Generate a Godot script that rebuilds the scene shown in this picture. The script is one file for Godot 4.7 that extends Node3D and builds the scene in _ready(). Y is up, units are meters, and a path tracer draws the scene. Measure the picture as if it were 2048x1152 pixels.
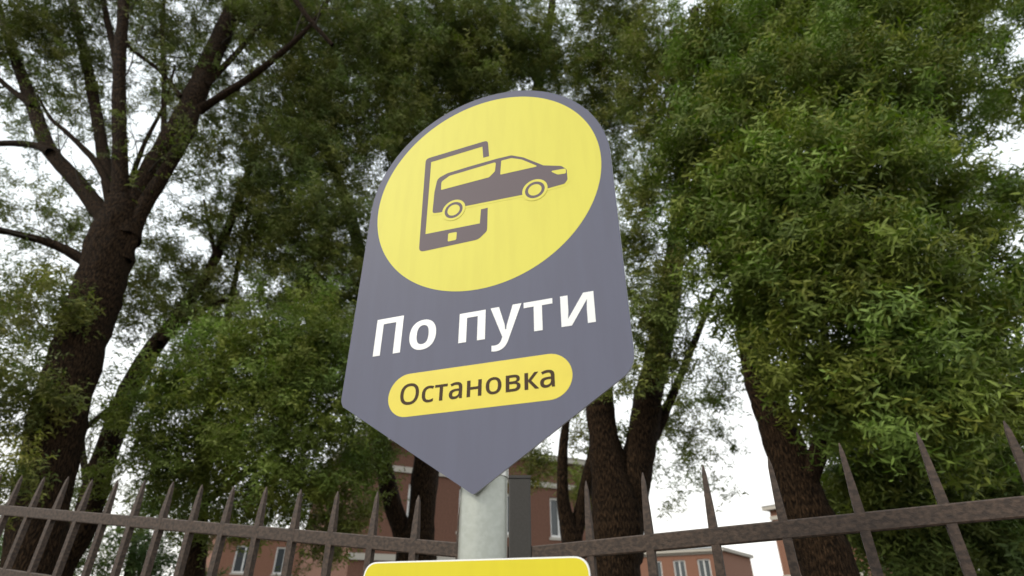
extends Node3D
# A stop sign on a pole in front of an iron fence, tall trees and brick houses.

const EYE := Vector3(0, 1.75, 0)
const PITCH := 30.27
const FOCAL := 1100.0        # of a picture 2048 wide
var rng := RandomNumberGenerator.new()
var M := {}
var names := {}
var bumps := FastNoiseLite.new()


func _ready():
	# ---- camera, sky, sun, exposure
	var cam := Camera3D.new()
	cam.name = "camera"
	cam.position = EYE
	cam.rotation_degrees = Vector3(PITCH, 0, 0)
	cam.fov = rad_to_deg(2.0 * atan(576.0 / FOCAL))
	cam.near = 0.05
	cam.far = 600.0
	var glass := CameraAttributesPhysical.new()
	glass.frustum_focal_length = 12.0 / tan(atan(576.0 / FOCAL))
	glass.frustum_focus_distance = 1.15
	glass.exposure_aperture = 4.8
	glass.frustum_near = 0.05
	glass.frustum_far = 600.0
	cam.attributes = glass
	add_child(cam)
	var sky_mat := ProceduralSkyMaterial.new()
	sky_mat.sky_top_color = Color(0.95, 0.98, 1.0)
	sky_mat.sky_horizon_color = Color(1.0, 0.985, 0.95)
	sky_mat.ground_bottom_color = Color(0.42, 0.41, 0.38)
	sky_mat.ground_horizon_color = Color(0.6, 0.6, 0.57)
	sky_mat.sky_curve = 0.2
	sky_mat.sun_angle_max = 1.0
	var sky := Sky.new()
	sky.sky_material = sky_mat
	var env := Environment.new()
	env.background_mode = Environment.BG_SKY
	env.sky = sky
	env.background_energy_multiplier = 1.0
	env.tonemap_mode = Environment.TONE_MAPPER_LINEAR
	env.tonemap_exposure = 1.4
	env.sdfgi_enabled = true
	env.ssao_enabled = true
	env.ssil_enabled = true
	var we := WorldEnvironment.new()
	we.name = "world"
	we.environment = env
	add_child(we)
	var sun := DirectionalLight3D.new()
	sun.name = "sun"
	sun.light_energy = 0.5
	sun.light_color = Color(1.0, 0.97, 0.91)
	sun.light_angular_distance = 10.0
	sun.shadow_enabled = true
	sun.look_at_from_position(Vector3(-9, 8.5, 5.5), Vector3.ZERO)
	add_child(sun)

	rng.seed = 4711
	bumps.seed = 5
	bumps.frequency = 0.9
	materials()
	ground()
	houses()
	trees()
	fences()
	stop_sign()


# ------------------------------------------------------------------ helpers

func P(px: float, py: float, d: float) -> Vector3:
	# the point at the distance d north of the eye that lies in the direction (px, py)
	var a := deg_to_rad(PITCH)
	var v := (py - 576.0) / FOCAL
	var fwd := cos(a) + v * sin(a)
	return EYE + Vector3((px - 1024.0) / FOCAL, sin(a) - v * cos(a), -fwd) * (d / fwd)


func depth(py: float, d: float) -> float:
	var a := deg_to_rad(PITCH)
	return d / (cos(a) + (py - 576.0) / FOCAL * sin(a))


func numbered(called: String) -> String:
	var n: int = names.get(called, 0)
	names[called] = n + 1
	return called if n == 0 else "%s_%03d" % [called, n]


func thing(called: String, label: String, category: String, at: Vector3, group := "") -> Node3D:
	var o := Node3D.new()
	o.name = numbered(called)
	o.position = at
	o.set_meta("label", label)
	o.set_meta("category", category)
	if group:
		o.set_meta("group", group)
	add_child(o)
	return o


func part(called: String, mesh: Mesh, mat: Material, parent: Node3D, at := Vector3.ZERO) -> MeshInstance3D:
	var o := MeshInstance3D.new()
	o.name = called
	o.mesh = mesh
	if mat:
		o.material_override = mat
	o.position = at
	if parent != self and parent.has_node(called):
		var n := 1
		while parent.has_node("%s_%03d" % [called, n]):
			n += 1
		o.name = "%s_%03d" % [called, n]
	parent.add_child(o, true)
	return o


func begin() -> SurfaceTool:
	var st := SurfaceTool.new()
	st.begin(Mesh.PRIMITIVE_TRIANGLES)
	return st


func quad(st: SurfaceTool, a: Vector3, b: Vector3, c: Vector3, d: Vector3):
	# a b c d anticlockwise seen from outside
	var n := (b - a).cross(c - a).normalized()
	if n == Vector3.ZERO:
		n = (c - a).cross(d - a).normalized()
	for p in [a, c, b, a, d, c]:
		st.set_normal(n)
		st.add_vertex(p)


func box(st: SurfaceTool, lo: Vector3, hi: Vector3):
	var p := [Vector3(lo.x, lo.y, lo.z), Vector3(hi.x, lo.y, lo.z), Vector3(hi.x, lo.y, hi.z), Vector3(lo.x, lo.y, hi.z),
		Vector3(lo.x, hi.y, lo.z), Vector3(hi.x, hi.y, lo.z), Vector3(hi.x, hi.y, hi.z), Vector3(lo.x, hi.y, hi.z)]
	quad(st, p[0], p[1], p[2], p[3])
	quad(st, p[7], p[6], p[5], p[4])
	quad(st, p[3], p[2], p[6], p[7])
	quad(st, p[1], p[0], p[4], p[5])
	quad(st, p[0], p[3], p[7], p[4])
	quad(st, p[2], p[1], p[5], p[6])


func tube(st: SurfaceTool, pts: Array, rads: Array, sides := 10, rough := 0.0):
	# a smooth tapered tube through the points, its ends closed
	var rings := []
	var norms := []
	var ref := Vector3(0.31, 0.07, 0.95)
	for i in pts.size():
		var t: Vector3 = (pts[mini(i + 1, pts.size() - 1)] - pts[maxi(i - 1, 0)]).normalized()
		var u := (ref - t * ref.dot(t)).normalized()
		ref = u
		var w := t.cross(u)
		var ring := []
		var nn := []
		for k in sides:
			var a := TAU * k / sides
			var dir := u * cos(a) + w * sin(a)
			var r: float = rads[i]
			if rough > 0.0:
				var q: Vector3 = pts[i] * 3.0 + dir * 1.4
				r *= 1.0 + rough * bumps.get_noise_3d(q.x * 2.0, q.y, q.z * 2.0)
			ring.append(pts[i] + dir * r)
			nn.append(dir)
		rings.append(ring)
		norms.append(nn)
	for i in pts.size() - 1:
		for k in sides:
			var l := (k + 1) % sides
			var vs := [rings[i][k], rings[i + 1][k], rings[i + 1][l], rings[i][k], rings[i + 1][l], rings[i][l]]
			var ns := [norms[i][k], norms[i + 1][k], norms[i + 1][l], norms[i][k], norms[i + 1][l], norms[i][l]]
			for j in 6:
				st.set_normal(ns[j])
				st.add_vertex(vs[j])
	var e: int = pts.size() - 1
	for k in sides:
		var l := (k + 1) % sides
		var n: Vector3 = (pts[e] - pts[e - 1]).normalized()
		for p in [pts[e], rings[e][l], rings[e][k]]:
			st.set_normal(n)
			st.add_vertex(p)


func smooth_path(raw: Array, each := 4) -> Array:
	# [Vector3, radius] -> [points, radii], Catmull-Rom
	var pts := []
	var rads := []
	for i in raw.size() - 1:
		var a = raw[maxi(i - 1, 0)]
		var b = raw[i]
		var c = raw[i + 1]
		var d = raw[mini(i + 2, raw.size() - 1)]
		for k in each:
			var t := float(k) / each
			pts.append((b[0] as Vector3).cubic_interpolate(c[0], a[0], d[0], t))
			rads.append(lerpf(b[1], c[1], t))
	pts.append(raw[-1][0])
	rads.append(raw[-1][1])
	return [pts, rads]


func noise_tex(seed_: int, freq: float, a: Color, b: Color, octaves := 4, size := 512, lo := 0.3, hi := 0.7) -> NoiseTexture2D:
	var n := FastNoiseLite.new()
	n.seed = seed_
	n.frequency = freq
	n.fractal_octaves = octaves
	var g := Gradient.new()
	g.offsets = PackedFloat32Array([lo, hi])
	g.colors = PackedColorArray([a, b])
	var t := NoiseTexture2D.new()
	t.width = size
	t.height = size
	t.seamless = true
	t.noise = n
	t.color_ramp = g
	return t


func lin(r: float, g: float, b: float) -> Color:
	return Color(r, g, b).linear_to_srgb()


func mat(called: String, c: Color, rough := 0.8, metal := 0.0) -> StandardMaterial3D:
	var m := StandardMaterial3D.new()
	m.resource_name = called
	m.albedo_color = c
	m.roughness = rough
	m.metallic = metal
	M[called] = m
	return m


func weathered(m: StandardMaterial3D, tex: Texture2D, scale: float, relief: Texture2D = null, height := 0.0):
	m.albedo_texture = tex
	m.uv1_triplanar = true
	m.uv1_world_triplanar = true
	m.uv1_scale = Vector3.ONE * scale
	if relief:
		m.heightmap_enabled = true
		m.heightmap_texture = relief
		m.heightmap_scale = height


func materials():
	var soft := noise_tex(3, 0.012, Color(0.985, 0.983, 0.98), Color(1, 1, 1), 5, 512, 0.3, 0.6)
	var blotch := noise_tex(8, 0.02, Color(0.62, 0.6, 0.58), Color(1, 1, 1), 5)
	var zinc := noise_tex(9, 0.03, Color(0.95, 0.95, 0.945), Color(1, 1, 1), 5)
	var grain := noise_tex(11, 0.05, Color(0, 0, 0), Color(1, 1, 1), 4)
	var bark_t := noise_tex(21, 0.03, Color(0.3, 0.3, 0.28), Color(1, 1, 1), 5)
	var m := mat("sign_grey_film", lin(0.130, 0.134, 0.186), 0.6)
	weathered(m, soft, 2.3)
	m.uv1_scale = Vector3(5.0, 0.55, 5.0)
	m.metallic_specular = 0.35
	m = mat("sign_yellow_film", lin(0.70, 0.64, 0.082), 0.6)
	weathered(m, soft, 2.9)
	m.uv1_scale = Vector3(5.0, 0.55, 5.0)
	m = mat("pill_yellow_film", lin(0.76, 0.63, 0.062), 0.42)
	weathered(m, soft, 2.9)
	m = mat("plate_yellow_film", lin(0.72, 0.61, 0.014), 0.4)
	weathered(m, soft, 2.1)
	m.uv1_scale = Vector3(5.0, 0.55, 5.0)
	m = mat("print_grey", lin(0.15, 0.122, 0.135), 0.6)
	m.metallic_specular = 0.3
	m = mat("print_brown", lin(0.06, 0.036, 0.018), 0.6)
	m.metallic_specular = 0.3
	m = mat("print_white", lin(0.86, 0.86, 0.86), 0.4)
	m = mat("aluminium_edge", lin(0.62, 0.62, 0.6), 0.35, 0.7)
	m = mat("galvanised_steel", lin(0.44, 0.46, 0.42), 0.36, 0.5)
	weathered(m, zinc, 5.0)
	m = mat("fence_paint", lin(0.074, 0.046, 0.031), 0.65)
	weathered(m, blotch, 6.0, grain, 0.025)
	m = mat("post_paint", lin(0.05, 0.045, 0.04), 0.6)
	weathered(m, zinc, 6.0, grain, 0.006)
	m = mat("bark", lin(0.066, 0.038, 0.020), 0.95)
	weathered(m, bark_t, 3.0, bark_t, 3.0)
	m.uv1_scale = Vector3(5.0, 0.9, 5.0)
	m.metallic_specular = 0.25
	m = mat("twig_bark", lin(0.035, 0.028, 0.02), 0.95)
	m = mat("leaf", Color.WHITE, 0.55)
	m.vertex_color_use_as_albedo = true
	m.backlight_enabled = true
	m.backlight = Color(0.55, 0.7, 0.24)
	m.metallic_specular = 0.3
	var brick_t := noise_tex(31, 0.06, Color(0.7, 0.66, 0.62), Color(1, 1, 1), 5)
	m = mat("brown_brick", lin(0.20, 0.098, 0.066), 0.9)
	weathered(m, brick_t, 0.9, grain, 0.4)
	m = mat("orange_brick", lin(0.29, 0.145, 0.095), 0.9)
	weathered(m, brick_t, 0.8, grain, 0.4)
	m = mat("stone_trim", lin(0.42, 0.39, 0.34), 0.85)
	m = mat("roof_metal", lin(0.20, 0.21, 0.21), 0.5, 0.2)
	m = mat("window_white", lin(0.72, 0.72, 0.70), 0.5)
	m = mat("window_glass", lin(0.05, 0.06, 0.065), 0.08)
	m = mat("pale_render", lin(0.78, 0.77, 0.73), 0.85)
	m = mat("soil", lin(0.10, 0.085, 0.055), 0.95)
	weathered(m, blotch, 0.7, grain, 1.0)
	m = mat("asphalt", lin(0.06, 0.06, 0.06), 0.9)
	weathered(m, blotch, 0.8, grain, 0.4)


# ------------------------------------------------------------------ ground

func height_at(x: float, z: float) -> float:
	return 0.28 * smoothstep(0.3, 3.0, -x) * smoothstep(-0.9, -1.9, z)


func ground():
	var st := begin()
	var xs := [-320.0, -60.0, -20.0, -8.0, -4.0, -3.0, -2.4, -1.8, -1.2, -0.6, 0.0, 0.6, 1.5, 4.0, 10.0, 30.0, 320.0]
	var zs := [-320.0, -60.0, -25.0, -10.0, -4.0, -2.5, -2.0, -1.7, -1.4, -1.1, -0.9, 0.0, 3.0, 10.0, 60.0, 320.0]
	for i in xs.size() - 1:
		for j in zs.size() - 1:
			var c := []
			for k in [[0, 1], [1, 1], [1, 0], [0, 0]]:
				var x: float = xs[i + k[0]]
				var z: float = zs[j + k[1]]
				c.append(Vector3(x, height_at(x, z), z))
			quad(st, c[0], c[1], c[2], c[3])
	var g := part("ground", st.commit(), M.soil, self)
	g.set_meta("kind", "structure")
	st = begin()
	box(st, Vector3(-30, 0.0, -0.55), Vector3(30, 0.03, 1.9))
	var p := part("pavement", st.commit(), M.asphalt, self)
	p.set_meta("kind", "structure")


# ------------------------------------------------------------------ houses

func window(parent: Node3D, at: Vector3, w: float, h: float):
	var f := begin()
	var t := 0.09
	box(f, Vector3(-w / 2, 0, -0.05), Vector3(-w / 2 + t, h, 0.05))
	box(f, Vector3(w / 2 - t, 0, -0.05), Vector3(w / 2, h, 0.05))
	box(f, Vector3(-w / 2 + t, 0, -0.05), Vector3(w / 2 - t, t, 0.05))
	box(f, Vector3(-w / 2 + t, h - t, -0.05), Vector3(w / 2 - t, h, 0.05))
	box(f, Vector3(-0.04, t, -0.05), Vector3(0.04, h - t, 0.045))
	var win := part("window", f.commit(), M.window_white, parent, at)
	for s in [-1, 1]:
		var g := begin()
		var x0 := -w / 2 + t if s < 0 else 0.04
		box(g, Vector3(x0, t, -0.02), Vector3(x0 + w / 2 - t - 0.04, h - t, 0.0))
		part("pane", g.commit(), M.window_glass, win)
	var sl := begin()
	box(sl, Vector3(-w / 2 - 0.08, -0.1, -0.05), Vector3(w / 2 + 0.08, -0.002, 0.16))
	part("sill", sl.commit(), M.stone_trim, win)


func house(called: String, label: String, a: Vector3, b: Vector3, top: float, deep: float, wall_mat: Material, first: float, storey: float, every: float, ww: float, wh: float, roof_h := 0.5):
	# a wall from a to b (seen from the eye left to right) with openings, and the mass behind it
	var l := Vector2(b.x - a.x, b.z - a.z).length()
	var o := thing(called, label, "building", Vector3((a.x + b.x) / 2, 0, (a.z + b.z) / 2), "brick houses beyond the trees")
	o.rotation.y = -atan2(b.z - a.z, b.x - a.x)
	var cols := maxi(1, int((l - 0.8) / every))
	var x0 := -(cols - 1) * every / 2
	var ys := []
	var y := first
	while y + wh < top - 0.4:
		ys.append(y)
		y += storey
	var st := begin()
	# front wall 0.3 thick, built round its openings
	var cut_x := [-l / 2]
	for k in cols:
		cut_x.append(x0 + k * every - ww / 2)
		cut_x.append(x0 + k * every + ww / 2)
	cut_x.append(l / 2)
	for k in range(0, cut_x.size() - 1):
		if k % 2 == 0:
			box(st, Vector3(cut_x[k], 0, -0.3), Vector3(cut_x[k + 1], top, 0))
		else:
			var lo := 0.0
			for yy in ys:
				box(st, Vector3(cut_x[k], lo, -0.3), Vector3(cut_x[k + 1], yy, -0.001))
				lo = yy + wh
			box(st, Vector3(cut_x[k], lo, -0.3), Vector3(cut_x[k + 1], top, -0.001))
	box(st, Vector3(-l / 2, 0, -deep), Vector3(-l / 2 + 0.3, top, -0.302))
	box(st, Vector3(l / 2 - 0.3, 0, -deep), Vector3(l / 2, top, -0.302))
	box(st, Vector3(-l / 2 + 0.3, 0, -deep), Vector3(l / 2 - 0.3, top, -deep + 0.3))
	part("wall", st.commit(), wall_mat, o)
	for k in cols:
		for yy in ys:
			window(o, Vector3(x0 + k * every, yy, -0.14), ww, wh)
	for yy in ys:
		st = begin()
		box(st, Vector3(-l / 2 - 0.04, yy + wh + 0.35, 0.002), Vector3(l / 2 + 0.04, yy + wh + 0.55, 0.07))
		part("string_course", st.commit(), M.stone_trim, o)
	st = begin()
	box(st, Vector3(-l / 2 - 0.25, top + 0.002, -deep - 0.25), Vector3(l / 2 + 0.25, top + 0.22, 0.3))
	part("cornice", st.commit(), M.stone_trim, o)
	st = begin()
	var e := [Vector3(-l / 2 - 0.3, top + 0.224, 0.35), Vector3(l / 2 + 0.3, top + 0.224, 0.35), Vector3(l / 2 + 0.3, top + 0.224, -deep - 0.3), Vector3(-l / 2 - 0.3, top + 0.224, -deep - 0.3)]
	var rl := Vector3(-l / 2 + deep * 0.3, top + 0.224 + roof_h, -deep / 2)
	var rr := Vector3(l / 2 - deep * 0.3, top + 0.224 + roof_h, -deep / 2)
	quad(st, e[0], e[1], rr, rl)
	quad(st, e[2], e[3], rl, rr)
	quad(st, e[3], e[0], rl, rl)
	quad(st, e[1], e[2], rr, rr)
	quad(st, e[3], e[2], e[1], e[0])
	part("roof", st.commit(), M.roof_metal, o)
	st = begin()
	tube(st, [Vector3(l / 2 - 0.5, 0.1, 0.1), Vector3(l / 2 - 0.5, top, 0.1)], [0.06, 0.06], 8)
	part("downpipe", st.commit(), M.window_white, o)
	return o


func houses():
	house("brick_house", "brown brick house with white windows behind the sign pole", P(700, 1100, 20.0), P(1215, 1100, 25.0), P(900, 905, 22.0).y, 9.0, M.brown_brick, 1.3, 2.9, 2.0, 0.9, 1.5)
	house("brick_house", "low orange brick house seen through the fence left of the sign", P(430, 1100, 36.0), P(700, 1100, 40.0), P(560, 1070, 38.0).y, 8.0, M.orange_brick, 0.6, 3.0, 2.3, 1.1, 1.5)
	house("brick_house", "far brick house under the white sky right of the forked trunk", P(1275, 1120, 52.0), P(1446, 1120, 48.0), P(1340, 1106, 50.0).y, 9.0, M.orange_brick, 0.6, 3.0, 2.0, 1.0, 1.6, 0.7)
	house("brick_house", "orange brick house half hidden by the leaning trunk on the right", P(1556, 1100, 34.0), P(1720, 1100, 30.0), P(1600, 1010, 32.0).y, 8.0, M.orange_brick, 1.2, 3.0, 2.2, 1.0, 1.6)


# ------------------------------------------------------------------ trees

func leaf(st: SurfaceTool, at: Vector3, dir: Vector3, side: Vector3, l: float, w: float):
	# a folded lance-shaped leaf of six faces, a little bent
	var up := side.cross(dir).normalized()
	var m1 := at + dir * l * 0.35 + up * l * 0.03
	var m2 := at + dir * l * 0.7 + up * l * 0.015
	var tip := at + dir * l - up * l * 0.06
	for s in [-1.0, 1.0]:
		var e1: Vector3 = at + dir * l * 0.32 + side * s * w * 0.5 + up * w * 0.16
		var e2: Vector3 = at + dir * l * 0.68 + side * s * w * 0.38 + up * w * 0.1
		for t in [[at, e1, m1], [m1, e1, e2], [m1, e2, m2], [m2, e2, tip]]:
			var n: Vector3 = (t[1] - t[0]).cross(t[2] - t[0]).normalized()
			var order := [t[0], t[2], t[1]]
			if n.dot(up) < 0.0:
				n = -n
				order = t
			for p in order:
				st.set_normal(n)
				st.add_vertex(p)


func spray(seed_: int, n: int, length: float, ll: float, lw: float) -> ArrayMesh:
	# a thin twig with n leaves along it
	var r := RandomNumberGenerator.new()
	r.seed = seed_
	var st := begin()
	st.set_color(Color(1, 1, 1))
	var pts := []
	var rads := []
	for i in 4:
		var t := i / 3.0
		pts.append(Vector3(0.05 * length * sin(t * 3.0), t * length, -0.18 * length * t * t))
		rads.append(0.0022 * (1.0 - 0.7 * t))
	tube(st, pts, rads, 3)
	for i in n:
		var t := (i + 0.6) / n
		var k := t * 3.0
		var j := mini(int(k), 2)
		var at: Vector3 = (pts[j] as Vector3).lerp(pts[j + 1], k - j)
		var ang := i * 2.4 + r.randf_range(-0.5, 0.5)
		var out := Vector3(cos(ang), 0.0, sin(ang))
		var dir := (out * r.randf_range(0.7, 1.0) + Vector3(0, r.randf_range(-0.35, 0.75), 0)).normalized()
		var side := dir.cross(Vector3(r.randf_range(-0.6, 0.6), 1, r.randf_range(-0.6, 0.6))).normalized()
		var s := r.randf_range(0.7, 1.15)
		leaf(st, at, dir, side, ll * s, lw * s)
	return st.commit()


var sprays := []


func tree(called: String, label: String, base: Vector3) -> Dictionary:
	var o := thing(called, label, "tree", Vector3(base.x, height_at(base.x, base.z) - 0.05, base.z), "trees behind the iron fence")
	return {"node": o, "shoots": [], "paths": []}


func limb(t: Dictionary, called: String, d0: float, d1: float, pts: Array, sides := 12):
	var o: Node3D = t.node
	var raw := []
	for i in pts.size():
		var d := lerpf(d0, d1, float(i) / (pts.size() - 1))
		raw.append([P(pts[i][0], pts[i][1], d) - o.position, pts[i][2] * 0.5 * depth(pts[i][1], d) / FOCAL])
	if called == "trunk":
		var foot: Vector3 = raw[0][0]
		raw.push_front([Vector3(foot.x * 0.4, 0.25, foot.z * 0.4), raw[0][1] * 1.12])
		raw.push_front([Vector3(0, -0.1, 0), raw[0][1] * 1.35])
	var s := smooth_path(raw, 5)
	var st := begin()
	tube(st, s[0], s[1], sides, 0.22)
	part(called, st.commit(), M.bark, o)
	t.paths.append(s)


func shoots(t: Dictionary, each: float, l0: float, l1: float, skip := 0):
	# thin forked side shoots along the limbs, too many to count, as one part
	var st := begin()
	var any := false
	for q in range(skip, t.paths.size()):
		var pts: Array = t.paths[q][0]
		var rads: Array = t.paths[q][1]
		for i in range(2, pts.size() - 1):
			if rng.randf() > each:
				continue
			var along: Vector3 = (pts[i + 1] - pts[i]).normalized()
			var dir := (along * 0.9 + Vector3(rng.randfn(), rng.randfn() * 0.7 + 0.3, rng.randfn()) * 0.75).normalized()
			grow(st, t, pts[i], dir, rng.randf_range(l0, l1), minf(rads[i] * 0.4, rng.randf_range(0.006, 0.013)), 2)
			any = true
	if any:
		var o := part("side_shoots", st.commit(), M.twig_bark, t.node)
		o.set_meta("kind", "stuff")


func grow(st: SurfaceTool, t: Dictionary, at: Vector3, dir: Vector3, l: float, r: float, deeper: int):
	var pts := [at]
	var rads := [r]
	var p := at
	var d := dir
	for i in 5:
		d = (d + Vector3(rng.randfn(), rng.randfn() + 0.15, rng.randfn()) * 0.2).normalized()
		p += d * l / 5.0
		pts.append(p)
		rads.append(r * (1.0 - 0.16 * (i + 1)))
		t.shoots.append(p)
		if deeper > 0 and i > 0 and rng.randf() < 0.6:
			grow(st, t, p, (d + Vector3(rng.randfn(), rng.randfn(), rng.randfn()) * 0.6).normalized(), l * rng.randf_range(0.35, 0.6), r * 0.55, deeper - 1)
	tube(st, pts, rads, 5)


func foliage(t: Dictionary, kind: int, clumps: Array, tint: Color, on_shoots := 0.0, size := 0.8):
	# clumps: [px, py, reach in px, distance, layers of leaves that cover it]
	var o: Node3D = t.node
	var xf: Array[Transform3D] = []
	var cols: Array[Color] = []
	for c in clumps:
		var d: float = c[3]
		var mid := P(c[0], c[1], d)
		var reach: float = c[2] * depth(c[1], d) / FOCAL
		var n := int(c[4] * PI * reach * reach / (0.0040 * size * size))
		# each clump is a handful of boughs, every bough a cloud of sprays
		var boughs := maxi(4, int(n / 26.0))
		var shade := rng.randf_range(0.8, 1.2)
		for b in boughs:
			var v := Vector3(rng.randfn(), rng.randfn(), rng.randfn()) * 0.5
			if v.length() > 1.15:
				v = v.normalized() * rng.randf_range(0.4, 1.15)
			var bc := mid + Vector3(v.x, v.y, v.z * 0.8) * reach
			var bend := Vector3(rng.randfn(), rng.randfn() * 0.5, rng.randfn()).normalized()
			var bs := shade * rng.randf_range(0.72, 1.3)
			var warm := rng.randf_range(-0.12, 0.16)
			for i in int(n / float(boughs)) + 1:
				var at := bc + bend * rng.randf_range(-0.24, 0.24) * size + Vector3(rng.randfn(), rng.randfn(), rng.randfn()) * 0.055 * size
				put_spray(xf, cols, at - o.position, tint, bs, warm, size)
	for p in t.shoots:
		if rng.randf() < on_shoots:
			put_spray(xf, cols, p, tint, rng.randf_range(0.8, 1.2), rng.randf_range(-0.1, 0.1), size)
	var mm := MultiMesh.new()
	mm.transform_format = MultiMesh.TRANSFORM_3D
	mm.use_colors = true
	mm.mesh = sprays[kind]
	mm.instance_count = xf.size()
	for i in xf.size():
		mm.set_instance_transform(i, xf[i])
		mm.set_instance_color(i, cols[i])
	var mi := MultiMeshInstance3D.new()
	mi.name = "foliage"
	mi.multimesh = mm
	mi.material_override = M.leaf
	mi.set_meta("kind", "stuff")
	o.add_child(mi, true)


func put_spray(xf: Array[Transform3D], cols: Array[Color], at: Vector3, tint: Color, bright: float, warm: float, size: float):
	var e := Basis.from_euler(Vector3(rng.randfn() * 0.9 + 1.2, rng.randf() * TAU, rng.randfn() * 0.5), EULER_ORDER_YXZ)
	xf.append(Transform3D(e.scaled(Vector3.ONE * size * rng.randf_range(0.6, 1.35)), at))
	var k := bright * rng.randf_range(0.8, 1.2)
	cols.append(Color(tint.r * k * (1.0 + warm), tint.g * k, tint.b * k * (1.0 - warm)))


func trees():
	sprays = [spray(1, 10, 0.2, 0.062, 0.017), spray(2, 9, 0.22, 0.085, 0.021)]

	# the big tree on the left that fans out into many limbs
	var t := tree("tree", "large dark tree on the left whose trunk fans into many limbs", P(40, 1210, 5.0))
	limb(t, "trunk", 5.0, 5.0, [[52, 1160, 98], [88, 970, 94], [116, 850, 97], [153, 710, 92], [190, 600, 86], [217, 510, 82], [239, 440, 74], [244, 400, 48]], 16)
	limb(t, "limb", 5.0, 5.6, [[232, 480, 50], [205, 430, 34], [160, 370, 30], [100, 300, 28], [65, 210, 23], [30, 115, 19], [5, 40, 15], [-20, -40, 12]])
	limb(t, "limb", 5.15, 5.5, [[100, 305, 17], [65, 290, 14], [0, 287, 12], [-70, 300, 9]])
	limb(t, "limb", 5.25, 5.4, [[66, 212, 13], [30, 185, 11], [0, 160, 9], [-40, 120, 8]])
	limb(t, "limb", 5.0, 5.9, [[238, 470, 37], [222, 390, 26], [205, 300, 23], [188, 200, 20], [170, 110, 18], [148, 20, 15], [138, -60, 13]])
	limb(t, "limb", 5.1, 5.4, [[224, 385, 15], [195, 330, 13], [165, 295, 11], [130, 262, 9], [100, 235, 7], [75, 190, 4]])
	limb(t, "limb", 5.0, 4.7, [[242, 470, 50], [240, 400, 34], [240, 300, 27], [238, 200, 24], [240, 110, 22], [246, 30, 20], [250, -60, 17]])
	limb(t, "limb", 4.9, 5.0, [[238, 150, 15], [226, 90, 13], [212, 30, 11], [200, -40, 9]])
	limb(t, "limb", 5.0, 5.4, [[248, 480, 59], [268, 405, 45], [312, 330, 45], [360, 250, 44], [395, 180, 40], [432, 95, 35], [465, 20, 30], [490, -60, 27]])
	limb(t, "limb", 5.0, 5.0, [[244, 520, 34], [284, 420, 27], [330, 345, 25], [370, 275, 24], [392, 218, 22]])
	limb(t, "limb", 5.2, 5.0, [[395, 222, 20], [430, 200, 16], [500, 155, 13], [575, 95, 11], [625, 45, 8], [670, -20, 7]])
	limb(t, "limb", 5.2, 5.6, [[410, 172, 15], [432, 150, 12], [500, 75, 10], [540, 15, 8], [570, -50, 7]])
	limb(t, "limb", 5.05, 5.3, [[318, 325, 15], [327, 265, 11], [328, 150, 9], [325, 60, 8], [330, -30, 6]])
	limb(t, "limb", 5.1, 5.3, [[362, 195, 11], [320, 142, 8], [265, 100, 7], [235, 60, 5]])
	limb(t, "limb", 5.0, 5.2, [[262, 360, 11], [290, 285, 8], [330, 205, 6], [350, 130, 4]])
	limb(t, "limb", 5.0, 4.6, [[205, 560, 34], [165, 520, 21], [110, 490, 18], [50, 472, 14], [0, 462, 12], [-60, 470, 9]])
	limb(t, "limb", 4.7, 4.4, [[665, 90, 8], [620, 40, 10], [585, -10, 12], [560, -60, 13]])
	shoots(t, 0.17, 0.35, 0.95, 1)
	foliage(t, 0, [[60, 120, 120, 5.6, 0.87], [330, 120, 170, 6.0, 1.07], [560, 120, 130, 5.8, 1.04], [90, 420, 120, 5.6, 0.95], [150, 200, 130, 5.8, 0.72],
		[470, 260, 120, 5.8, 1.29], [420, 430, 130, 6.0, 1.04], [40, 620, 130, 5.4, 1.53], [20, 800, 110, 4.6, 3.00], [110, 620, 80, 4.6, 1.91], [60, 20, 120, 5.0, 2.62], [300, 0, 120, 5.2, 1.65], [520, -10, 120, 5.2, 1.65], [10, 960, 60, 4.4, 3.00]],
		Color(0.140, 0.153, 0.041), 0.75)

	# the slim leaning tree beside it
	t = tree("tree", "slim tree leaning right beside the large left tree", P(90, 1230, 6.0))
	limb(t, "trunk", 6.0, 6.3, [[105, 1170, 52], [165, 1060, 48], [205, 930, 45], [250, 800, 40], [300, 705, 34], [345, 650, 28], [385, 590, 23], [425, 530, 19], [470, 420, 15], [500, 330, 11], [515, 280, 7]])
	limb(t, "limb", 6.0, 6.2, [[320, 685, 16], [355, 648, 13], [400, 620, 10], [450, 600, 7]])
	limb(t, "limb", 6.0, 6.1, [[178, 1010, 18], [170, 940, 13], [164, 870, 11], [190, 840, 11], [245, 800, 10]])
	limb(t, "limb", 6.1, 6.0, [[432, 515, 10], [420, 460, 7], [408, 400, 5]])
	limb(t, "limb", 6.1, 6.4, [[455, 450, 11], [490, 415, 8], [530, 400, 5]])
	shoots(t, 0.22, 0.3, 0.8, 1)
	foliage(t, 0, [[420, 640, 110, 6.4, 2.61], [330, 560, 110, 6.6, 1.77], [520, 480, 110, 6.6, 1.77], [150, 820, 60, 6.8, 0.77], [280, 640, 70, 6.6, 1.33], [160, 1000, 50, 7.0, 1.12]], Color(0.140, 0.153, 0.045), 0.6)

	# the broad bushy tree left of the sign
	t = tree("tree", "dense leafy tree hanging low between left trunks and sign", P(420, 1230, 6.6))
	limb(t, "trunk", 6.6, 6.6, [[385, 1170, 40], [398, 1050, 32], [408, 900, 25], [425, 790, 19], [442, 700, 14], [470, 560, 10], [500, 420, 8]])
	limb(t, "limb", 6.6, 6.2, [[404, 940, 18], [470, 850, 14], [540, 760, 11], [600, 640, 8]])
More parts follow.
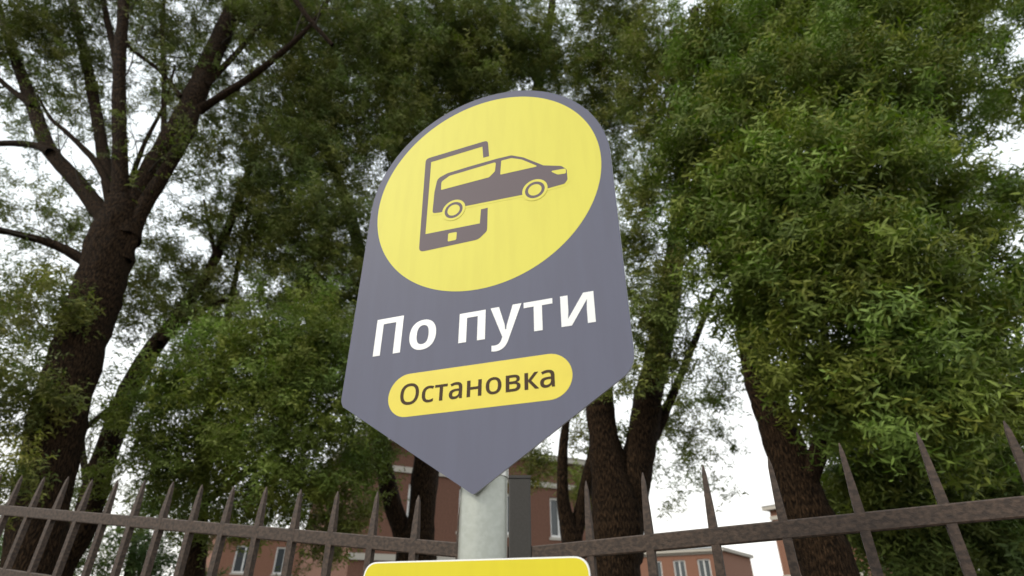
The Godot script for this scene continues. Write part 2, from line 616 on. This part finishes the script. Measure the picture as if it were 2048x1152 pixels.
	limb(t, "limb", 6.6, 6.5, [[400, 1010, 20], [500, 940, 16], [590, 880, 12], [680, 800, 8]])
	shoots(t, 0.2, 0.4, 1.0, 1)
	foliage(t, 0, [[330, 800, 100, 5.6, 3.20], [440, 760, 120, 5.4, 3.20], [560, 720, 130, 5.4, 3.20], [650, 680, 110, 5.6, 3.00], [400, 890, 110, 5.6, 3.00], [520, 870, 120, 5.4, 3.20], [640, 840, 110, 5.6, 3.00], [700, 760, 60, 5.8, 2.43],
		[290, 930, 80, 5.8, 2.40], [620, 950, 90, 5.8, 2.00], [340, 990, 70, 6.0, 2.00], [480, 990, 80, 6.0, 2.16], [600, 1010, 70, 6.2, 1.35], [690, 960, 60, 6.2, 1.89], [780, 800, 90, 6.4, 2.03]],
		Color(0.151, 0.190, 0.039), 0.5)

	# the tree that forks behind the tip of the sign
	t = tree("tree", "dark forked tree behind the lower tip of the sign", P(828, 1230, 7.0))
	limb(t, "trunk", 7.0, 7.0, [[832, 1165, 84], [832, 1110, 82], [842, 1040, 56], [850, 950, 52], [856, 860, 46], [850, 700, 42], [830, 520, 38], [800, 330, 32], [770, 120, 26], [750, -60, 20]])
	limb(t, "limb", 7.0, 7.2, [[826, 1120, 50], [806, 1070, 38], [780, 990, 36], [763, 900, 34], [752, 800, 32], [745, 640, 28], [700, 430, 24], [640, 260, 18], [600, 100, 12]])
	limb(t, "limb", 7.0, 6.6, [[850, 720, 30], [940, 520, 26], [1040, 300, 22], [1090, 100, 16], [1110, -40, 12]])
	shoots(t, 0.2, 0.5, 1.2, 1)
	foliage(t, 0, [[600, 330, 120, 6.2, 2.60], [680, 440, 110, 6.2, 2.40], [590, 480, 100, 6.4, 2.72], [700, 250, 120, 6.2, 2.60], [650, 130, 120, 6.4, 2.07], [760, 130, 120, 6.0, 2.60], [860, 90, 140, 6.0, 3.40], [980, 60, 140, 5.8, 3.40],
		[820, 260, 110, 6.4, 2.60], [640, 560, 100, 6.4, 2.04], [720, 600, 80, 6.6, 2.07], [720, 20, 130, 6.0, 2.60], [560, 30, 100, 6.2, 2.72], [1080, 130, 110, 6.4, 3.00], [900, 400, 200, 6.8, 2.00], [930, 170, 90, 6.2, 2.60], [620, 240, 100, 6.6, 2.16], [540, 400, 90, 6.8, 1.89]],
		Color(0.171, 0.197, 0.058), 0.5)

	# the thin stems right of the pole
	t = tree("tree", "thin young tree with two stems right of the sign pole", P(1150, 1230, 6.4))
	limb(t, "trunk", 6.4, 6.4, [[1150, 1165, 46], [1146, 1095, 40], [1126, 1000, 26], [1126, 900, 19], [1134, 820, 15], [1140, 700, 11], [1130, 560, 8]])
	limb(t, "limb", 6.4, 6.6, [[1148, 1090, 32], [1162, 1020, 27], [1178, 940, 23], [1196, 850, 17], [1200, 720, 12]])
	shoots(t, 0.25, 0.3, 0.8, 1)
	foliage(t, 0, [[1150, 950, 45, 7.4, 1.8], [1160, 1020, 35, 7.4, 1.6], [1100, 850, 70, 6.6, 0.7], [1160, 840, 60, 6.6, 1.0], [1090, 950, 45, 7.0, 1.3], [1050, 930, 40, 7.0, 1.0]], Color(0.194, 0.198, 0.045), 0.5)

	# the thick forked tree right of the sign
	t = tree("tree", "thick forked tree between the sign and the white gap", P(1232, 1230, 5.6))
	limb(t, "trunk", 5.6, 5.6, [[1232, 1170, 98], [1233, 1100, 104], [1236, 1030, 108], [1222, 950, 78], [1208, 880, 62], [1200, 800, 56], [1195, 700, 50], [1182, 600, 38], [1170, 480, 26], [1160, 380, 14]], 16)
	limb(t, "limb", 5.6, 5.8, [[1250, 1040, 76], [1266, 960, 68], [1284, 870, 62], [1300, 780, 54], [1322, 680, 48], [1340, 590, 42], [1350, 500, 36], [1362, 380, 30], [1370, 200, 24], [1390, 20, 18]], 14)
	limb(t, "limb", 5.7, 6.0, [[1290, 900, 26], [1315, 860, 21], [1345, 790, 17], [1390, 680, 13], [1430, 580, 10]])
	limb(t, "limb", 5.6, 5.2, [[1352, 480, 24], [1400, 360, 18], [1470, 240, 14], [1540, 120, 10]])
	shoots(t, 0.2, 0.4, 1.0, 1)
	foliage(t, 0, [[1290, 640, 80, 5.2, 1.8], [1250, 760, 60, 5.2, 2.2], [1330, 740, 60, 5.2, 2.0], [1310, 650, 60, 5.0, 2.2], [1350, 560, 60, 5.0, 2.0], [1235, 330, 80, 6.4, 1.9], [1270, 480, 80, 5.8, 2.0], [1300, 580, 70, 6.0, 1.4], [1215, 230, 70, 6.4, 2.0], [1200, 150, 100, 5.8, 3.0], [1320, 130, 120, 5.2, 3.4], [1300, 250, 90, 5.4, 2.4], [1300, 380, 80, 5.4, 2.2],
		[1420, 880, 90, 6.8, 0.8], [1350, 860, 60, 6.4, 0.9], [700, 1060, 60, 6.6, 2.0], [650, 1090, 60, 6.6, 1.8], [700, 940, 70, 6.6, 1.6], [745, 1010, 50, 7.4, 1.0], [640, 620, 120, 6.8, 2.4], [300, 1010, 60, 6.6, 1.6], [560, 1030, 80, 6.6, 1.8], [450, 1035, 80, 6.6, 1.8], [660, 1020, 60, 6.6, 1.8], [540, 250, 110, 7.0, 1.8], [900, 150, 110, 6.6, 2.2], [1380, 800, 70, 6.4, 0.6], [1340, 920, 60, 6.8, 0.45], [1430, 960, 60, 7.0, 0.3], [1330, 1000, 50, 7.0, 0.35], [1450, 760, 60, 6.4, 0.9], [1240, 860, 40, 5.8, 0.9], [1240, 20, 110, 5.4, 3.0]],
		Color(0.159, 0.181, 0.045), 0.4)

	# the leaning tree on the right with the great mass of leaves
	t = tree("tree", "broad tree on the right with a leaning trunk and heavy foliage", P(1690, 1230, 4.6))
	limb(t, "trunk", 4.6, 4.9, [[1670, 1170, 107], [1632, 1080, 100], [1596, 970, 83], [1564, 880, 73], [1538, 810, 66], [1512, 730, 53], [1494, 640, 44], [1482, 520, 37], [1492, 380, 31], [1532, 200, 24], [1562, 20, 17]], 16)
	limb(t, "limb", 4.6, 4.2, [[1600, 990, 44], [1640, 900, 38], [1700, 780, 30], [1770, 620, 24], [1830, 440, 18], [1880, 280, 12]])
	limb(t, "limb", 4.8, 4.4, [[1486, 560, 30], [1560, 440, 24], [1650, 320, 18], [1740, 180, 12]])
	shoots(t, 0.2, 0.4, 1.0, 1)
	foliage(t, 1, [[1420, 330, 110, 4.0, 3.0], [1400, 480, 90, 4.2, 2.2], [1500, 220, 120, 3.8, 3.2], [1480, 420, 120, 4.0, 3.0], [1600, 340, 130, 3.6, 3.2], [1560, 520, 130, 3.8, 3.0], [1680, 480, 140, 3.6, 3.2], [1500, 620, 90, 4.2, 2.4], [1640, 650, 140, 3.8, 3.2],
		[1760, 340, 130, 3.6, 3.0], [1800, 560, 140, 3.6, 3.2], [1780, 720, 140, 3.8, 3.2], [1680, 800, 120, 4.0, 3.2], [1860, 820, 130, 3.8, 3.2], [1940, 680, 120, 3.8, 3.0], [1960, 500, 100, 4.0, 2.0], [1880, 400, 110, 4.0, 2.6], [1880, 220, 110, 4.2, 2.4],
		[1760, 180, 130, 4.0, 3.0], [1640, 150, 130, 4.0, 3.2], [1440, 120, 120, 4.2, 3.2], [1540, 40, 120, 4.4, 3.2], [1700, 30, 130, 4.4, 3.2], [1860, 60, 120, 4.4, 2.8], [1980, 30, 90, 4.6, 1.4], [2010, 220, 80, 5.0, 1.3], [2020, 400, 70, 4.8, 2.0], [2020, 600, 80, 4.2, 2.4], [2030, 800, 90, 4.0, 3.0]],
		Color(0.159, 0.202, 0.041), 0.3)

	# the darker tree behind it, low on the right
	t = tree("tree", "dark shaded tree low on the right behind the fence", P(1900, 1230, 6.2))
	limb(t, "trunk", 6.2, 6.2, [[1890, 1170, 90], [1880, 1060, 76], [1870, 940, 62], [1850, 780, 48], [1820, 600, 36], [1800, 400, 24]])
	limb(t, "limb", 6.2, 5.8, [[1872, 960, 36], [1930, 840, 28], [1990, 700, 20], [2040, 540, 12]])
	shoots(t, 0.2, 0.4, 1.0, 1)
	foliage(t, 1, [[1760, 960, 110, 5.4, 2.4], [1880, 980, 120, 5.2, 3.0], [1990, 960, 110, 5.2, 2.6], [1820, 1080, 110, 5.4, 3.0], [1940, 1090, 120, 5.2, 3.2], [2050, 1080, 100, 5.2, 3.0], [1720, 1060, 80, 5.6, 2.6], [1850, 1130, 110, 5.4, 2.6], [1990, 1140, 110, 5.4, 2.6], [1690, 960, 60, 5.6, 2.0], [1760, 880, 90, 5.6, 2.4], [1650, 900, 60, 5.8, 1.2], [1960, 860, 110, 5.6, 2.4]],
		Color(0.126, 0.163, 0.041), 0.4)

	# bushes below, seen through the bars
	t = tree("bush", "dark green bush low on the left behind the bars", P(260, 1240, 7.4))
	t.node.set_meta("category", "bush")
	t.node.remove_meta("group")
	limb(t, "trunk", 7.4, 7.4, [[250, 1200, 26], [260, 1140, 18], [270, 1080, 10]])
	shoots(t, 0.6, 0.3, 0.8, 0)
	foliage(t, 0, [[60, 1110, 90, 7.0, 2.8], [230, 1130, 70, 7.2, 1.8], [300, 1100, 60, 7.2, 1.6], [360, 1130, 60, 7.4, 1.4]], Color(0.114, 0.165, 0.061), 0.5)


# ------------------------------------------------------------------ fence

func picket(w: float, foot: float, rail: float, tip: float) -> ArrayMesh:
	var st := begin()
	var rings := [[foot, w], [rail, w], [rail + (tip - rail) * 0.35, w * 0.84], [rail + (tip - rail) * 0.85, w * 0.5], [tip, w * 0.12]]
	for i in rings.size() - 1:
		var a: float = rings[i][1] / 2
		var b: float = rings[i + 1][1] / 2
		var y0: float = rings[i][0]
		var y1: float = rings[i + 1][0]
		var q := [[-1, 1], [1, 1], [1, -1], [-1, -1]]
		for k in 4:
			var c: Array = q[k]
			var d: Array = q[(k + 1) % 4]
			quad(st, Vector3(c[0] * a, y0, c[1] * a), Vector3(d[0] * a, y0, d[1] * a), Vector3(d[0] * b, y1, d[1] * b), Vector3(c[0] * b, y1, c[1] * b))
	return st.commit()


func beam(st: SurfaceTool, a: Vector3, b: Vector3, h: float, w: float):
	var d := b - a
	var s := Vector3(-d.z, 0, d.x).normalized() * w / 2
	var u := Vector3(0, h / 2, 0)
	var ch := 0.15
	var ring := []
	for e in [a, b]:
		ring.append([e - s - u * (1 - ch), e - s * (1 - ch) - u, e + s * (1 - ch) - u, e + s - u * (1 - ch), e + s + u * (1 - ch), e + s * (1 - ch) + u, e - s * (1 - ch) + u, e - s + u * (1 - ch)])
	for k in 8:
		var l := (k + 1) % 8
		quad(st, ring[0][l], ring[0][k], ring[1][k], ring[1][l])
	quad(st, ring[0][0], ring[0][2], ring[0][3], ring[0][4])
	quad(st, ring[0][0], ring[0][4], ring[0][5], ring[0][7])
	quad(st, ring[1][4], ring[1][3], ring[1][2], ring[1][0])
	quad(st, ring[1][7], ring[1][5], ring[1][4], ring[1][0])


func fence(label: String, a: Vector3, b: Vector3, start: float, spacing: float, spike: float, width: float) -> Node3D:
	# a and b: the upper rail's ends
	var o := thing("iron_fence", label, "fence", Vector3(a.x, height_at(a.x, a.z), a.z), "iron fence sections meeting at the corner post")
	var flat := Vector3(b.x - a.x, 0, b.z - a.z)
	var l := flat.length()
	var along := flat / l
	for k in 3:
		var st := begin()
		var drop: float = [0.0, 0.24, 1.45][k]
		beam(st, a - o.position - Vector3(0, drop, 0), b - o.position - Vector3(0, drop, 0), 0.042, 0.022)
		part("rail", st.commit(), M.fence_paint, o)
	var s := start
	var turn := -atan2(flat.z, flat.x)
	while s < l:
		var p := a.lerp(b, s / l)
		var g := height_at(p.x, p.z)
		var mi := part("picket", picket(width * rng.randf_range(0.95, 1.05), g + 0.08 - p.y, 0.02, spike * rng.randf_range(0.97, 1.03)), M.fence_paint, o, p - o.position)
		mi.rotation = Vector3(rng.randf_range(-0.008, 0.008), turn, rng.randf_range(-0.01, 0.01))
		s += spacing
	return o


func fences():
	var corner := P(1040, 1111, 1.79)
	var left := P(0, 1020, 2.65)
	var right := P(2048, 1014, 1.25)
	var lo := corner.lerp(left, 1.5)
	var ro := corner.lerp(right, 1.6)
	var dl := (left - corner).normalized()
	var dr := (right - corner).normalized()
	var f := fence("brown iron fence with pointed bars climbing to the left", corner + dl * 0.034, lo, 0.16, 0.160, 0.155, 0.022)
	fence("brown iron fence with pointed bars right of the sign", corner + dr * 0.034, ro, 0.186, 0.168, 0.18, 0.0205)
	# the post where they meet
	var c := corner - f.position
	var st := begin()
	var top := P(1040, 961, 1.79).y - f.position.y
	var w := 0.033
	var rr := 0.004
	var poly := PackedVector2Array()
	for q in [[1, 1], [-1, 1], [-1, -1], [1, -1]]:
		for k in 4:
			var base_a := atan2(q[1], q[0]) - PI / 4
			var an: float = base_a + k * PI / 6
			poly.append(Vector2(q[0] * (w - rr), q[1] * (w - rr)) + Vector2(cos(an), sin(an)) * rr)
	var post := part("post", null, M.post_paint, f, Vector3(c.x, 0, c.z))
	st = begin()
	for k in poly.size():
		var p0 := poly[k]
		var p1 := poly[(k + 1) % poly.size()]
		quad(st, Vector3(p0.x, -0.1, -p0.y), Vector3(p1.x, -0.1, -p1.y), Vector3(p1.x, top, -p1.y), Vector3(p0.x, top, -p0.y))
	post.mesh = st.commit()
	st = begin()
	box(st, Vector3(-w - 0.002, top + 0.001, -w - 0.002), Vector3(w + 0.002, top + 0.009, w + 0.002))
	part("cap", st.commit(), M.post_paint, post)


# ------------------------------------------------------------------ the sign

const R := 0.25


func sheet(poly: PackedVector2Array, z0: float, z1: float, front: SurfaceTool, sides: SurfaceTool = null):
	# an outline (units of R, x right, y up) made into a sheet from z0 to z1
	var pts := PackedVector2Array()
	for p in poly:
		pts.append(p * R)
	if Geometry2D.is_polygon_clockwise(pts):
		pts.reverse()
	var tri := Geometry2D.triangulate_polygon(pts)
	if sides == null:
		sides = front
	for i in range(0, tri.size(), 3):
		var t := [pts[tri[i]], pts[tri[i + 1]], pts[tri[i + 2]]]
		if (t[1] - t[0]).cross(t[2] - t[0]) < 0.0:
			t = [t[0], t[2], t[1]]
		for k in [0, 2, 1]:
			front.set_normal(Vector3(0, 0, 1))
			front.add_vertex(Vector3(t[k].x, t[k].y, z1))
		for k in [0, 1, 2]:
			sides.set_normal(Vector3(0, 0, -1))
			sides.add_vertex(Vector3(t[k].x, t[k].y, z0))
	for i in pts.size():
		var a := pts[i]
		var b := pts[(i + 1) % pts.size()]
		quad(sides, Vector3(a.x, a.y, z0), Vector3(b.x, b.y, z0), Vector3(b.x, b.y, z1), Vector3(a.x, a.y, z1))


func arc(c: Vector2, r: float, a0: float, a1: float, n: int) -> PackedVector2Array:
	var out := PackedVector2Array()
	for i in n + 1:
		var a := deg_to_rad(lerpf(a0, a1, float(i) / n))
		out.append(c + Vector2(cos(a), sin(a)) * r)
	return out


func rounded(corners: Array, n := 8) -> PackedVector2Array:
	# corners: [x, y, radius]
	var out := PackedVector2Array()
	for i in corners.size():
		var p := Vector2(corners[i][0], corners[i][1])
		var a := Vector2(corners[i - 1][0], corners[i - 1][1])
		var nx: Array = corners[(i + 1) % corners.size()]
		var b := Vector2(nx[0], nx[1])
		var r: float = corners[i][2]
		if r <= 0.0:
			out.append(p)
			continue
		var u := (a - p).normalized()
		var v := (b - p).normalized()
		var half := acos(clampf(u.dot(v), -1, 1)) / 2.0
		var cut := r / tan(half)
		for k in n + 1:
			var t := float(k) / n
			var q0 := p + u * cut
			var q1 := p + v * cut
			out.append(q0.lerp(p, t).lerp(p.lerp(q1, t), t))
	return out


func ring(c: Vector2, r0: float, r1: float, z0: float, z1: float, st: SurfaceTool):
	var n := 40
	for i in n:
		var a0 := TAU * i / n
		var a1 := TAU * (i + 1) / n
		var p := [c + Vector2(cos(a0), sin(a0)) * r0, c + Vector2(cos(a1), sin(a1)) * r0, c + Vector2(cos(a1), sin(a1)) * r1, c + Vector2(cos(a0), sin(a0)) * r1]
		for j in 4:
			p[j] *= R
		quad(st, Vector3(p[3].x, p[3].y, z1), Vector3(p[2].x, p[2].y, z1), Vector3(p[1].x, p[1].y, z1), Vector3(p[0].x, p[0].y, z1))
		quad(st, Vector3(p[3].x, p[3].y, z0), Vector3(p[2].x, p[2].y, z0), Vector3(p[2].x, p[2].y, z1), Vector3(p[3].x, p[3].y, z1))


func poly(list: Array) -> PackedVector2Array:
	var out := PackedVector2Array()
	for p in list:
		out.append(Vector2(p[0], p[1]))
	return out


func lettering(called: String, words: String, bold: bool, x0: float, x1: float, y0: float, y1: float, z: float, m: Material, parent: Node3D):
	# words fitted between x0 and x1, its whole height between y0 and y1 (units of R)
	var f := SystemFont.new()
	f.font_names = PackedStringArray(["Droid Sans"])
	f.font_weight = 700 if bold else 400
	var t := TextMesh.new()
	var fv := FontVariation.new()
	fv.base_font = f
	fv.variation_embolden = -0.3 if bold else 0.25
	t.font = fv
	t.text = words
	t.font_size = 96
	t.pixel_size = 0.01
	t.depth = 0.02
	t.curve_step = 0.5
	var box_ := t.get_aabb()
	var o := part(called, t, m, parent)
	var sx := (x1 - x0) * R / box_.size.x
	var sy := (y1 - y0) * R / box_.size.y
	o.scale = Vector3(sx, sy, 0.02)
	o.position = Vector3(x0 * R - box_.position.x * sx, y0 * R - box_.position.y * sy, z)


func stop_sign():
	var disc_at := P(965, 371, 1.0)      # only the direction; the real place follows
	disc_at = EYE + Vector3(-0.0614, 0.7628, -0.883)
	var n := Vector3(sin(deg_to_rad(-20.0)), 0, cos(deg_to_rad(-20.0)))
	var foot := Vector3(disc_at.x, 0, disc_at.z) - n * 0.048
	var o := thing("ride_stop_sign", "grey and yellow ride stop sign on a steel pole", "sign", foot)
	var st := begin()
	tube(st, [Vector3(0, 0.0, 0), Vector3(0, 1.0, 0), Vector3(0, 2.62, 0)], [0.0375, 0.0375, 0.0375], 48)
	var pole := part("pole", st.commit(), M.galvanised_steel, o)
	st = begin()
	tube(st, [Vector3(0, 2.621, 0), Vector3(0, 2.63, 0), Vector3(0, 2.645, 0)], [0.04, 0.04, 0.02], 32)
	part("cap", st.commit(), M.post_paint, pole)
	# clamps that hold the two plates
	for y in [disc_at.y - 0.35 * R, disc_at.y - 2.27 * R, disc_at.y - 3.1 * R]:
		st = begin()
		tube(st, [Vector3(0, y - 0.012, 0), Vector3(0, y - 0.0119, 0), Vector3(0, y + 0.0119, 0), Vector3(0, y + 0.012, 0)], [0.03, 0.0395, 0.0395, 0.03], 48)
		var cl := part("clamp", st.commit(), M.aluminium_edge, o)
		cl.rotation.y = deg_to_rad(-20)
		st = begin()
		box(st, Vector3(-0.035, y - 0.011, 0.03), Vector3(0.035, y + 0.011, 0.0435))
		part("bracket", st.commit(), M.aluminium_edge, cl)

	# the board: round at the top, straight sides, pointed foot
	var w := 1.072
	var out := arc(Vector2.ZERO, 1.0762, 0, 180, 64)
	var low := rounded([[-1.0762, 0, 0], [-w, -1.767, 0.1], [0.012, -2.452, 0.03], [w, -1.767, 0.2], [1.0762, 0, 0]])
	for i in range(1, low.size() - 1):
		out.append(low[i])
	var front := begin()
	var back := begin()
	sheet(out, -0.0032, 0.0, front, back)
	var mesh := front.commit()
	back.commit(mesh)
	mesh.surface_set_material(0, M.sign_grey_film)
	mesh.surface_set_material(1, M.aluminium_edge)
	var board := part("board", mesh, null, o, Vector3(0, disc_at.y, 0) + n * 0.048)
	board.rotation.y = deg_to_rad(-20)
	var e := 0.0002
	st = begin()
	sheet(arc(Vector2.ZERO, 1.0, 0, 357, 119), 0.0, e, st)
	part("yellow_disc", st.commit(), M.sign_yellow_film, board)

	# the phone
	st = begin()
	sheet(rounded([[-0.545, -0.545, 0.05], [-0.02, -0.545, 0.08], [0.053, -0.48, 0.05], [0.053, -0.25, 0], [-0.006, -0.25, 0], [-0.012, -0.39, 0], [-0.5, -0.375, 0.0], [-0.513, 0.425, 0], [-0.014, 0.447, 0], [-0.002, 0.312, 0], [0.052, 0.312, 0], [0.036, 0.505, 0.04], [-0.572, 0.482, 0.04]], 4), e, e * 2, st)
	part("phone_icon", st.commit(), M.print_grey, board)
	st = begin()
	sheet(rounded([[-0.288, -0.502, 0.012], [-0.213, -0.502, 0.012], [-0.211, -0.425, 0.012], [-0.288, -0.421, 0.012]], 3), e * 2, e * 3, st)
	part("phone_button", st.commit(), M.sign_yellow_film, board)

	# the car in front of it: a yellow edge round it, then the grey body, windows, lamp and wheels
	var body := rounded([[-0.452, -0.172, 0.03], [-0.45, 0.06, 0], [-0.432, 0.205, 0.06], [-0.337, 0.238, 0.03], [-0.128, 0.25, 0.05], [0.13, 0.258, 0.05], [0.257, 0.254, 0.05], [0.363, 0.195, 0.06], [0.533, 0.053, 0.05], [0.682, 0.0, 0.05], [0.722, -0.049, 0.04], [0.724, -0.153, 0.03], [0.698, -0.189, 0.02], [0.576, -0.195, 0], [0.344, -0.2, 0], [-0.163, -0.178, 0], [-0.382, -0.182, 0]], 5)
	for grown in Geometry2D.offset_polygon(body, 0.022, Geometry2D.JOIN_ROUND):
		st = begin()
		sheet(grown, e * 1.0, e * 2.2, st)
		part("car_edge", st.commit(), M.sign_yellow_film, board)
	st = begin()
	sheet(body, e * 2.2, e * 3.2, st)
	part("car_icon", st.commit(), M.print_grey, board)
	for g in [[[-0.39, 0.155, 0.03], [-0.316, 0.2, 0.03], [0.118, 0.222, 0.02], [0.11, 0.12, 0.03], [0.058, 0.07, 0.03], [-0.388, 0.062, 0.01]], [[0.166, 0.222, 0.01], [0.257, 0.221, 0.05], [0.346, 0.177, 0.05], [0.488, 0.057, 0.01], [0.158, 0.068, 0.01]], [[0.585, -0.026, 0.01], [0.715, -0.037, 0.015], [0.716, -0.09, 0.015], [0.646, -0.08, 0.03]]]:
		st = begin()
		sheet(rounded(g, 4), e * 3.2, e * 4.2, st)
		part("car_window", st.commit(), M.sign_yellow_film, board)
	for c in [Vector2(-0.253, -0.192), Vector2(0.455, -0.181)]:
		st = begin()
		ring(c, 0.082, 0.106, e * 3.2, e * 4.2, st)
		ring(c, 0.0, 0.056, e * 3.2, e * 4.2, st)
		part("wheel_light", st.commit(), M.sign_yellow_film, board)
		st = begin()
		ring(c, 0.056, 0.082, e * 3.2, e * 4.3, st)
		part("wheel_icon", st.commit(), M.print_grey, board)

	lettering("title_lettering", "По пути", true, -0.85, 0.85, -1.523, -1.11, e * 1.5, M.print_white, board)
	st = begin()
	var pill := arc(Vector2(0.5143, -1.755), 0.1575, -90, 90, 20)
	pill.append_array(arc(Vector2(-0.5143, -1.755), 0.1575, 90, 270, 20))
	sheet(pill, 0.0, e, st)
	part("yellow_pill", st.commit(), M.pill_yellow_film, board)
	lettering("pill_lettering", "Остановка", false, -0.575, 0.553, -1.828, -1.672, e * 2.0, M.print_brown, board)

	# the yellow plate below
	front = begin()
	back = begin()
	sheet(rounded([[-0.7, -4.1, 0.09], [0.704, -4.1, 0.09], [0.704, -2.803, 0.09], [-0.7, -2.803, 0.09]]), -0.0032, 0.0, front, back)
	mesh = front.commit()
	back.commit(mesh)
	mesh.surface_set_material(0, M.print_white)
	mesh.surface_set_material(1, M.aluminium_edge)
	var plate := part("lower_plate", mesh, null, o, board.position)
	plate.rotation.y = deg_to_rad(-20)
	st = begin()
	sheet(rounded([[-0.692, -4.092, 0.085], [0.696, -4.092, 0.085], [0.696, -2.811, 0.085], [-0.692, -2.811, 0.085]]), 0.0, e, st)
	part("yellow_film", st.commit(), M.plate_yellow_film, plate)
